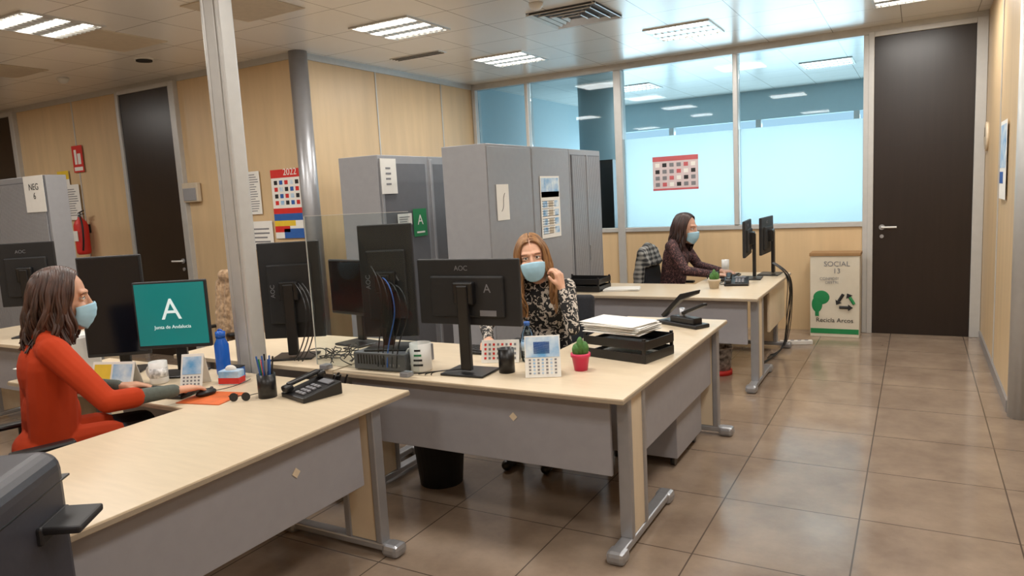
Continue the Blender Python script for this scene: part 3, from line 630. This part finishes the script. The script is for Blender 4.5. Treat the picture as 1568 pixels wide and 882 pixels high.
def organic(name,prims,mats,voxel,parent,smooth=2,disp=None):
    V=[];F=[]
    for p in prims:
        if p[0]=='c': capsule(V,F,*p[1:5])
        else: ellips(V,F,p[1],p[2],p[3])
    me=bpy.data.meshes.new(name+'_src'); me.from_pydata(V,[],F); me.update()
    bm=bmesh.new(); bm.from_mesh(me); bmesh.ops.recalc_face_normals(bm,faces=bm.faces); bm.to_mesh(me); bm.free()
    o=bpy.data.objects.new(name+'_src',me); SC.collection.objects.link(o)
    md=o.modifiers.new('r','REMESH'); md.mode='VOXEL'; md.voxel_size=voxel; md.use_smooth_shade=True
    if smooth:
        sm=o.modifiers.new('s','SMOOTH'); sm.factor=0.5; sm.iterations=smooth
    dg=bpy.context.evaluated_depsgraph_get(); dg.update()
    m2=bpy.data.meshes.new_from_object(o.evaluated_get(dg)); m2.name=name
    bpy.data.objects.remove(o)
    m2.materials.clear()
    for m in mats: m2.materials.append(m)
    n=len(m2.polygons); C=np.zeros(n*3); m2.polygons.foreach_get('center',C); C=C.reshape(-1,3)
    best=np.full(n,1e9); idx=np.zeros(n,dtype=np.int32)
    for p in prims:
        if p[0]=='c':
            a=np.array(p[1]);b=np.array(p[2]);ab=b-a; L2=max(ab@ab,1e-9); t=np.clip(((C-a)@ab)/L2,0,1)
            d=np.linalg.norm(C-(a+t[:,None]*ab),axis=1)-(p[3]+(p[4]-p[3])*t); mi=p[5]
        else:
            Rm=np.array(p[3]); q=(C-np.array(p[1]))@Rm; r=np.array(p[2]); k=np.linalg.norm(q/r,axis=1); d=(k-1)*min(p[2]); mi=p[4]
        s=d<best; best[s]=d[s]; idx[s]=mi
    m2.polygons.foreach_set('material_index',idx)
    m2.polygons.foreach_set('use_smooth',np.ones(n,dtype=bool))
    if disp:
        from mathutils import noise as mn
        for v in m2.vertices: v.co+=v.normal*disp[0]*mn.noise(v.co*disp[1])
    m2.update()
    o=bpy.data.objects.new(name,m2); SC.collection.objects.link(o); o.parent=parent.e
    return o
def hand(prims,wrist,d,n,t,curl,sc,mi):
    d=Vector(d).normalized(); n=Vector(n); n=(n-d*n.dot(d)).normalized(); t=Vector(t); t=(t-d*t.dot(d)-n*t.dot(n)).normalized(); w0=Vector(wrist)
    offs=(0.031,0.0105,-0.0105,-0.03); lens=(0.070,0.080,0.074,0.058); kn=(0.086,0.09,0.086,0.078)
    for o,L,k in zip(offs,lens,kn):
        base=w0+d*k*sc+t*o*sc
        prims.append(('c',tuple(w0+d*0.008*sc+t*o*0.55*sc),tuple(base),0.0155*sc,0.0115*sc,mi))
        p=base; ang=0
        for j,f in enumerate((0.45,0.3,0.25)):
            ang+=curl[j]*D2R
            sp=t*(o*0.9)
            q=p+((d+sp).normalized()*math.cos(ang)+n*math.sin(ang))*L*f*sc
            prims.append(('c',tuple(p),tuple(q),(0.0092-0.0008*j)*sc,(0.0086-0.0009*j)*sc,mi)); p=q
    p=w0+d*0.025*sc+t*0.022*sc; q=p+(d*0.6+t*0.6+n*0.35).normalized()*0.045*sc; r=q+(d*0.9+t*0.25+n*0.4).normalized()*0.032*sc
    prims.append(('c',tuple(p),tuple(q),0.0145*sc,0.0105*sc,mi)); prims.append(('c',tuple(q),tuple(r),0.010*sc,0.008*sc,mi))
def hair(parent,Mh,mat,zlen,n=110,wave=0.012,fr=55,part=0.0,r=0.008):
    cu=bpy.data.curves.new('hair_locks','CURVE'); cu.dimensions='3D'; cu.bevel_depth=1.0; cu.bevel_resolution=1; cu.use_fill_caps=True; cu.resolution_u=5
    rng=random.Random(int(zlen*1000)+n)
    def top(x,y): 
        q=1-((y+0.014)/0.104)**2-(x/0.084)**2
        return 0.035+0.101*math.sqrt(max(q,0.02))
    for i in range(n*2):
        lay=i%2
        th=fr+(360-2*fr)*(i+0.5)/(2*n); th+=rng.uniform(-3,3); a=th*D2R
        sx=math.sin(a); cy=math.cos(a); sd=1 if sx>0 else -1
        bk=(1-cy)/2
        L=zlen+rng.uniform(-0.035,0.025)
        k=rng.uniform(0.95,1.0) if lay==0 else rng.uniform(1.0,1.06)
        y0=0.100-0.20*bk-(0.012 if lay else 0.0); y0=min(y0,0.080)
        pts=[(part+sd*0.003,y0,top(0,y0)+0.004)]
        x1=part*0.5+0.030*sx; y1=y0*0.75+0.020*cy; y1=min(y1,0.079); pts.append((x1,y1,top(x1,y1)+0.008*k))
        x2=0.062*sx*k; y2=y0*0.35+0.052*cy; pts.append((x2,y2,top(x2,y2)+0.008))
        pts.append((0.086*sx*k,-0.012+0.099*cy*k,0.055))
        pts.append((0.091*sx*k,-0.015+0.103*cy*k,0.02))
        z=-0.015; ph=rng.uniform(0,6.28); ph2=math.floor(th/9)*1.7
        while z>-L:
            f=min(1,(-z)/0.2)
            am=wave*(0.4+0.9*f)
            wv=am*math.sin(ph2+z*38+0.25*ph); wv2=am*math.cos(ph2*1.3+z*31+0.25*ph)
            ex=1.0+0.13*f
            pts.append((0.092*sx*k*ex+wv2*0.8+rng.uniform(-.003,.003),-0.015+0.100*cy*k*ex+wv+rng.uniform(-.003,.003),z)); z-=0.03
        sp=cu.splines.new('NURBS'); sp.points.add(len(pts)-1)
        for j,p in enumerate(pts):
            w_=Mh@Vector(p); sp.points[j].co=(w_.x,w_.y,w_.z,1)
            rr=r*(0.6 if j==0 else 1.1 if j<len(pts)-2 else 0.5); sp.points[j].radius=rr*rng.uniform(.85,1.1)
        sp.order_u=4; sp.use_endpoint_u=True
    return link('hair_locks',cu,parent,mat)
def head_parts(g,Mh,sc,mm,hmat,cfg):
    def P(x,y,z): return tuple(Mh@Vector((x,y,z)))
    m_eye=cfg['eye']; ez=0.014
    for s in (-1,1):
        sph(g,'eyeball_%d'%s,P(s*0.031,0.0685,ez),0.0132*sc,m_eyew); sph(g,'iris_%d'%s,P(s*0.0305,0.0770,ez),0.0062*sc,m_eye)
        tube(g,'upper_lid_%d'%s,[P(s*0.031+e,0.0768-abs(e)*0.45,ez+0.0115-abs(e)*0.3) for e in (-0.018,-0.009,0,0.009,0.018)],0.0046*sc,cfg['skin'])
        tube(g,'lash_line_%d'%s,[P(s*0.031+e,0.0822-abs(e)*0.45,ez+0.0072-abs(e)*0.3) for e in (-0.017,-0.008,0,0.008,0.017)],0.0014*sc,m_lash)
        tube(g,'lower_lid_%d'%s,[P(s*0.031+e,0.0765-abs(e)*0.45,ez-0.0102+abs(e)*0.3) for e in (-0.018,-0.009,0,0.009,0.018)],0.0040*sc,cfg['skin'])
        tube(g,'eyebrow_%d'%s,[P(s*(0.031+e),0.0900-abs(e)*0.35-max(e,0)*0.35,0.0375-abs(e-0.004)*0.2) for e in (-0.017,-0.008,0.003,0.014,0.021)],0.0019*sc,m_brow)
    nu,nv=18,14; vs=[];fs=[]
    for j in range(nv+1):
        v=j/nv
        for i in range(nu+1):
            u=-1+2*i/nu; a=u*70*D2R
            zt=-0.010+0.006*(1-u*u) - 0.012*u*u; zb=-0.116+0.034*u*u; z=zt+(zb-zt)*v
            front=0.117+0.008*math.sin(v*math.pi)-0.030*v*v
            if v<0.05: front-=0.004
            pl=0.0022*abs(((v*4)%1)-0.5)*2
            y=-0.004+(front+0.004+pl)*math.cos(a)**0.75
            x=(0.0715-0.012*v*v)*math.sin(a)*1.03
            vs.append(P(x,y,z))
    for j in range(nv):
        for i in range(nu):
            b0=j*(nu+1)+i; fs.append((b0,b0+1,b0+nu+2,b0+nu+1))
    me=bpy.data.meshes.new('face_mask'); me.from_pydata(vs,[],fs); me.update(); o=link('face_mask',me,g,mm,True)
    so=o.modifiers.new('t','SOLIDIFY'); so.thickness=0.002; so.offset=0
    for s in (-1,1):
        tube(g,'ear_loop_up_%d'%s,[P(s*0.069,0.034,-0.03),P(s*0.080,0.01,-0.005),P(s*0.085,-0.012,0.01)],0.0016*sc,m_white)
        tube(g,'ear_loop_low_%d'%s,[P(s*0.058,0.03,-0.082),P(s*0.078,0.0,-0.055),P(s*0.085,-0.014,-0.02)],0.0016*sc,m_white)
m_eyew=M('eye_white',(225,220,214),0.25); m_lash=M('eyelash',(30,20,18),0.6); m_brow=M('eyebrow_hair',(105,72,52),0.8)
m_mask=M('surgical_mask_blue',(162,204,225),0.85,0,0.04,40)
def seated(name,origin,yaw,hp,he,R_,L_,mats,k=1.0,hs=1.0,lean=0.0,coat=False,haircfg=None,cuff=0):
    g=G(name); Rz=Matrix.Rotation(yaw*D2R,3,'Z'); O=Vector(origin)
    W=lambda x,y,z: tuple(O+Rz@Vector((x,y,z)))
    pr=[]
    pr.append(('e',W(0,-0.02,0.565),(0.175*k,0.13*k,0.10),Rz,0 if coat else 2))
    pr.append(('e',W(0,lean*0.3,0.71),(0.140*k,0.105*k,0.15),Rz,0))
    pr.append(('e',W(0,lean*0.8,0.90),(0.158*k,0.108*k,0.17),Rz,0))
    for s in (-1,1):   # flanks blend waist into hips and ribs
        pr.append(('c',W(s*0.075*k,-0.01,0.60),W(s*0.070*k,lean*0.7,0.93),0.088*k,0.088*k,0))
    pr.append(('c',W(-0.13,lean,1.015),W(0.13,lean,1.015),0.058*k,0.058*k,0))
    for s in (-1,1):
        pr.append(('c',W(s*0.12,lean,1.03),W(s*0.03,lean-0.01,1.075),0.045*k,0.045*k,0))
        pr.append(('e',W(s*0.07,lean*0.7+0.075*k,0.90),(0.062,0.055,0.062),Rz,0))
    Rh=Rz.copy() if he is None else (Matrix.Rotation(he[0]*D2R,3,'Z')@Matrix.Rotation(he[1]*D2R,3,'X')@Matrix.Rotation(he[2]*D2R,3,'Y'))
    Mh=Matrix.Translation(hp)@Rh.to_4x4()@Matrix.Scale(hs,4)
    P=lambda x,y,z: tuple(Mh@Vector((x,y,z)))
    pr.append(('c',W(0,lean-0.005,1.06),P(0,-0.022,-0.05),0.05*hs,0.050*hs,1))
    E=lambda c,r: pr.append(('e',P(*c),tuple(q*hs for q in r),Rh,1))
    E((0,-0.014,0.035),(0.076,0.096,0.094)); E((0,0.018,-0.03),(0.062,0.073,0.088)); 
    for s in (-1,1):
        pr.append(('c',P(s*0.05,0.005,-0.065),P(s*0.012,0.068,-0.1),0.022*hs,0.02*hs,1))
        E((s*0.036,0.062,-0.026),(0.028,0.026,0.026)); E((s*0.077,-0.008,-0.005),(0.009,0.02,0.032))
        pr.append(('c',P(s*0.012,0.082,0.037),P(s*0.045,0.068,0.038),0.010*hs,0.009*hs,1))
    pr.append(('c',P(0,0.085,0.022),P(0,0.106,-0.026),0.008*hs,0.012*hs,1)); pr.append(('c',P(-0.014,0.094,-0.03),P(0.014,0.094,-0.03),0.009*hs,0.009*hs,1))
    pr.append(('c',P(-0.018,0.084,-0.058),P(0.018,0.084,-0.058),0.008*hs,0.008*hs,1)); pr.append(('c',P(-0.015,0.083,-0.07),P(0.015,0.083,-0.07),0.008*hs,0.008*hs,1))
    for s,A in ((1,R_),(-1,L_)):
        el,wr,hd,pn,th,cu=A
        sh=W(s*0.162,lean,1.015); el=Vector(el); wr=Vector(wr)
        pr.append(('c',sh,tuple(el),0.058*k,0.043*k,0))
        if cuff:
            md=el+(wr-el)*cuff; pr.append(('c',tuple(el),tuple(md),0.043*k,0.042*k,0)); pr.append(('c',tuple(md),tuple(el+(wr-el)*0.95),0.036,0.030,4)); 
        else: pr.append(('c',tuple(el),tuple(el+(wr-el)*0.9),0.043*k,0.032*k,0))
        pr.append(('c',tuple(el+(wr-el)*0.8),tuple(wr),0.025,0.022,1))
        hand(pr,wr,hd,pn,th,cu,1.0,1)
    for s in (-1,1):
        if coat: pr.append(('c',W(s*0.09,0,0.56),W(s*0.10,0.2,0.555),0.098,0.09,0))
        pr.append(('c',W(s*0.09,0,0.555),W(s*0.11,0.40,0.545),0.085,0.062,2)); pr.append(('c',W(s*0.11,0.40,0.54),W(s*0.11,0.37,0.11),0.058,0.04,2))
        pr.append(('c',W(s*0.11,0.34,0.045),W(s*0.12,0.50,0.032),0.040,0.03,3)); pr.append(('c',W(s*0.11,0.37,0.12),W(s*0.11,0.36,0.06),0.036,0.038,3))
    organic('body',pr,mats,0.0055,g,3)
    cap=[('e',P(0,-0.026,0.043),(0.083*hs,0.098*hs,0.092*hs),Rh,0),('e',P(0,-0.055,-0.01),(0.074*hs,0.065*hs,0.085*hs),Rh,0)]
    organic('hair_cap',cap,[haircfg['mat']],0.008,g)
    hair(g,Mh,haircfg['mat'],haircfg['len'],haircfg.get('n',110),haircfg.get('wave',0.012),haircfg.get('fr',55),part=haircfg.get('part',0.0),r=haircfg.get('r',0.008)*hs)
    head_parts(g,Mh,hs,m_mask,haircfg['mat'],{'eye':m_iris,'skin':mats[1]})
    return g
m_iris=M('iris_brown',(60,38,25),0.2)
def skin(n,c): 
    m=M(n,c,0.5,0,0.05,25); b=m.node_tree.nodes['Principled BSDF']; b.inputs['Subsurface Weight'].default_value=0.08; b.inputs['Subsurface Scale'].default_value=0.02; return m
sk1=skin('skin_a',(208,155,126)); sk2=skin('skin_b',(216,166,138)); sk3=skin('skin_c',(208,162,138))
def hmat(n,c,c2): return M(n,c,0.45,0,0.15,8,(5,5,0.8),rgb2=c2,bump=0.2)
h1=hmat('brown_hair',(46,27,20),(82,50,36)); h2=hmat('golden_brown_hair',(104,68,40),(168,122,76)); h3=hmat('dark_brown_hair',(34,20,17),(62,36,30))
coat=M('rust_red_coat',(176,56,24),0.9,0,0.05,12,bump=0.05,spec=0.2); cuffm=M('grey_green_knit',(86,92,86),0.9,0,0.1,60)
jeans=M('dark_trousers',(30,32,42),0.85); shoes=M('black_shoe',(20,18,18),0.4)
def pattern(name,c1,c2,scale,thr):
    m=bpy.data.materials.new(name); m.use_nodes=True; nt=m.node_tree; n=nt.nodes; L=nt.links; b=n['Principled BSDF']; b.inputs['Roughness'].default_value=0.8
    tc=n.new('ShaderNodeTexCoord'); no=n.new('ShaderNodeTexNoise'); no.inputs['Scale'].default_value=scale; no.inputs['Detail'].default_value=2; no.inputs['Distortion'].default_value=1.5
    cr=n.new('ShaderNodeValToRGB'); cr.color_ramp.interpolation='CONSTANT'; cr.color_ramp.elements[0].color=lin(c1); cr.color_ramp.elements[1].position=thr; cr.color_ramp.elements[1].color=lin(c2)
    L.new(tc.outputs['Object'],no.inputs['Vector']); L.new(no.outputs['Fac'],cr.inputs['Fac']); L.new(cr.outputs['Color'],b.inputs['Base Color']); return m
blouse=pattern('black_white_blouse',(24,24,26),(200,190,178),30,0.53)
cardi=pattern('dark_red_patterned_top',(44,22,26),(112,74,72),60,0.56)
seated('seated_woman',(-3.42,1.70,0),-18,(-3.385,1.80,1.215),(-32,-6,0),
  ((-2.99,1.72,0.80),(-2.955,2.02,0.775),(0.08,1,-0.10),(0,0,-1),(-1,0,0),(10,16,16)),
  ((-3.58,1.84,0.80),(-3.36,2.0,0.765),(0.45,0.8,-0.08),(0,0,-1),(1,-0.3,0),(14,18,14)),
  [coat,sk1,jeans,shoes,cuffm],k=1.10,hs=1.12,coat=True,cuff=0.36,lean=0.02,
  haircfg={'mat':h1,'len':0.20,'wave':0.018,'fr':60,'n':140,'r':0.0058})
seated('seated_woman',(-2.0,3.93,0),188,(-1.995,3.76,1.20),(207,-3,6),
  ((-2.27,3.64,0.80),(-2.12,3.42,0.765),(0.4,-0.9,-0.08),(0,0,-1),(1,0.2,0),(12,16,14)),
  ((-1.72,3.70,0.80),(-1.785,3.71,1.03),(-0.16,-0.02,1),(-1,0.1,0),(0.1,-1,0.0),(35,55,45)),
  [blouse,sk2,jeans,shoes,blouse],k=0.96,hs=1.08,lean=0.08,
  haircfg={'mat':h2,'len':0.31,'wave':0.012,'fr':50,'n':140,'r':0.006})
seated('seated_woman',(-2.06,6.78,0),-92,(-1.92,6.77,1.17),(-98,-8,0),
  ((-1.86,6.52,0.80),(-1.60,6.55,0.765),(1,0.05,-0.08),(0,0,-1),(0,1,0),(12,16,14)),
  ((-1.86,6.98,0.80),(-1.60,6.82,0.765),(1,-0.15,-0.08),(0,0,-1),(0,-1,0),(12,16,14)),
  [cardi,sk3,jeans,shoes,cardi],k=1.08,hs=1.12,lean=0.05,
  haircfg={'mat':h3,'len':0.19,'wave':0.014,'fr':58,'n':120,'r':0.0062})
chair((-3.44,1.62,0),-18); chair((-2.0,4.0,0),188,bz=0.70); chair((-2.05,6.78,0),-92); chair((-4.86,3.8,0),170,bz=0.74)
def plaid(name):
    m=bpy.data.materials.new(name); m.use_nodes=True; nt=m.node_tree; n=nt.nodes; L=nt.links; b=n['Principled BSDF']; b.inputs['Roughness'].default_value=0.9
    tc=n.new('ShaderNodeTexCoord')
    w1=n.new('ShaderNodeTexWave'); w1.bands_direction='Y'; w1.inputs['Scale'].default_value=7; w1.inputs['Distortion'].default_value=0.8
    w2=n.new('ShaderNodeTexWave'); w2.bands_direction='Z'; w2.inputs['Scale'].default_value=7; w2.inputs['Distortion'].default_value=0.8
    L.new(tc.outputs['Object'],w1.inputs['Vector']); L.new(tc.outputs['Object'],w2.inputs['Vector'])
    mx=n.new('ShaderNodeMixRGB'); mx.blend_type='MIX'; mx.inputs['Fac'].default_value=0.5; L.new(w1.outputs['Fac'],mx.inputs['Color1']); L.new(w2.outputs['Fac'],mx.inputs['Color2'])
    cr=n.new('ShaderNodeValToRGB'); cr.color_ramp.elements[0].position=0.25; cr.color_ramp.elements[0].color=lin((44,46,50)); cr.color_ramp.elements[1].position=0.85; cr.color_ramp.elements[1].color=lin((160,160,156))
    L.new(mx.outputs['Color'],cr.inputs['Fac']); L.new(cr.outputs['Color'],b.inputs['Base Color']); return m
g=G('plaid_jacket'); pp=[]
for k in range(7):
    y=6.58+k*0.066; z=1.0-0.012*abs(k-3)**1.3
    pp.append(('c',(-2.30,y,z),(-2.35,y+random.uniform(-.015,.015),0.62),0.05,0.05,0)); pp.append(('c',(-2.30,y,z),(-2.24,y,0.85),0.045,0.03,0))
organic('drape',pp,[plaid('grey_plaid_wool')],0.012,g,4,(0.016,11))
fur=M('beige_fur',(150,118,86),0.95,0,0.3,40,bump=0.4,rgb2=(188,156,120),sheen=0.2)
g=G('fur_coat'); pp=[]
for k in range(8):
    x=-5.08+k*0.062; z=1.03-0.008*abs(k-3.5)**1.6
    pp.append(('c',(x,4.0,z),(x+random.uniform(-.02,.02),4.06,0.45),0.055,0.06,0)); pp.append(('c',(x,4.0,z),(x+random.uniform(-.015,.015),3.93,0.58),0.055,0.04,0))
pp.append(('c',(-5.02,3.98,1.05),(-4.70,3.98,1.05),0.05,0.05,0)); pp.append(('c',(-4.62,3.97,0.98),(-4.58,3.92,0.55),0.055,0.045,0))
organic('drape',pp,[fur],0.01,g,6,(0.010,24))
# ---------------- camera
cam=bpy.data.cameras.new('camera'); co=bpy.data.objects.new('camera',cam); SC.collection.objects.link(co)
cam.sensor_width=36; cam.lens=25.16; cam.clip_start=0.05
R=Matrix.Rotation(29.68*D2R,4,'Z')@Matrix.Rotation((90-7.37)*D2R,4,'X')@Matrix.Rotation(-3.12*D2R,4,'Z')
co.matrix_world=Matrix.Translation((0,0,1.58))@R
SC.camera=co
SC.view_settings.view_transform='Standard'; SC.view_settings.look='None'; SC.view_settings.exposure=0.06; SC.view_settings.gamma=1.04
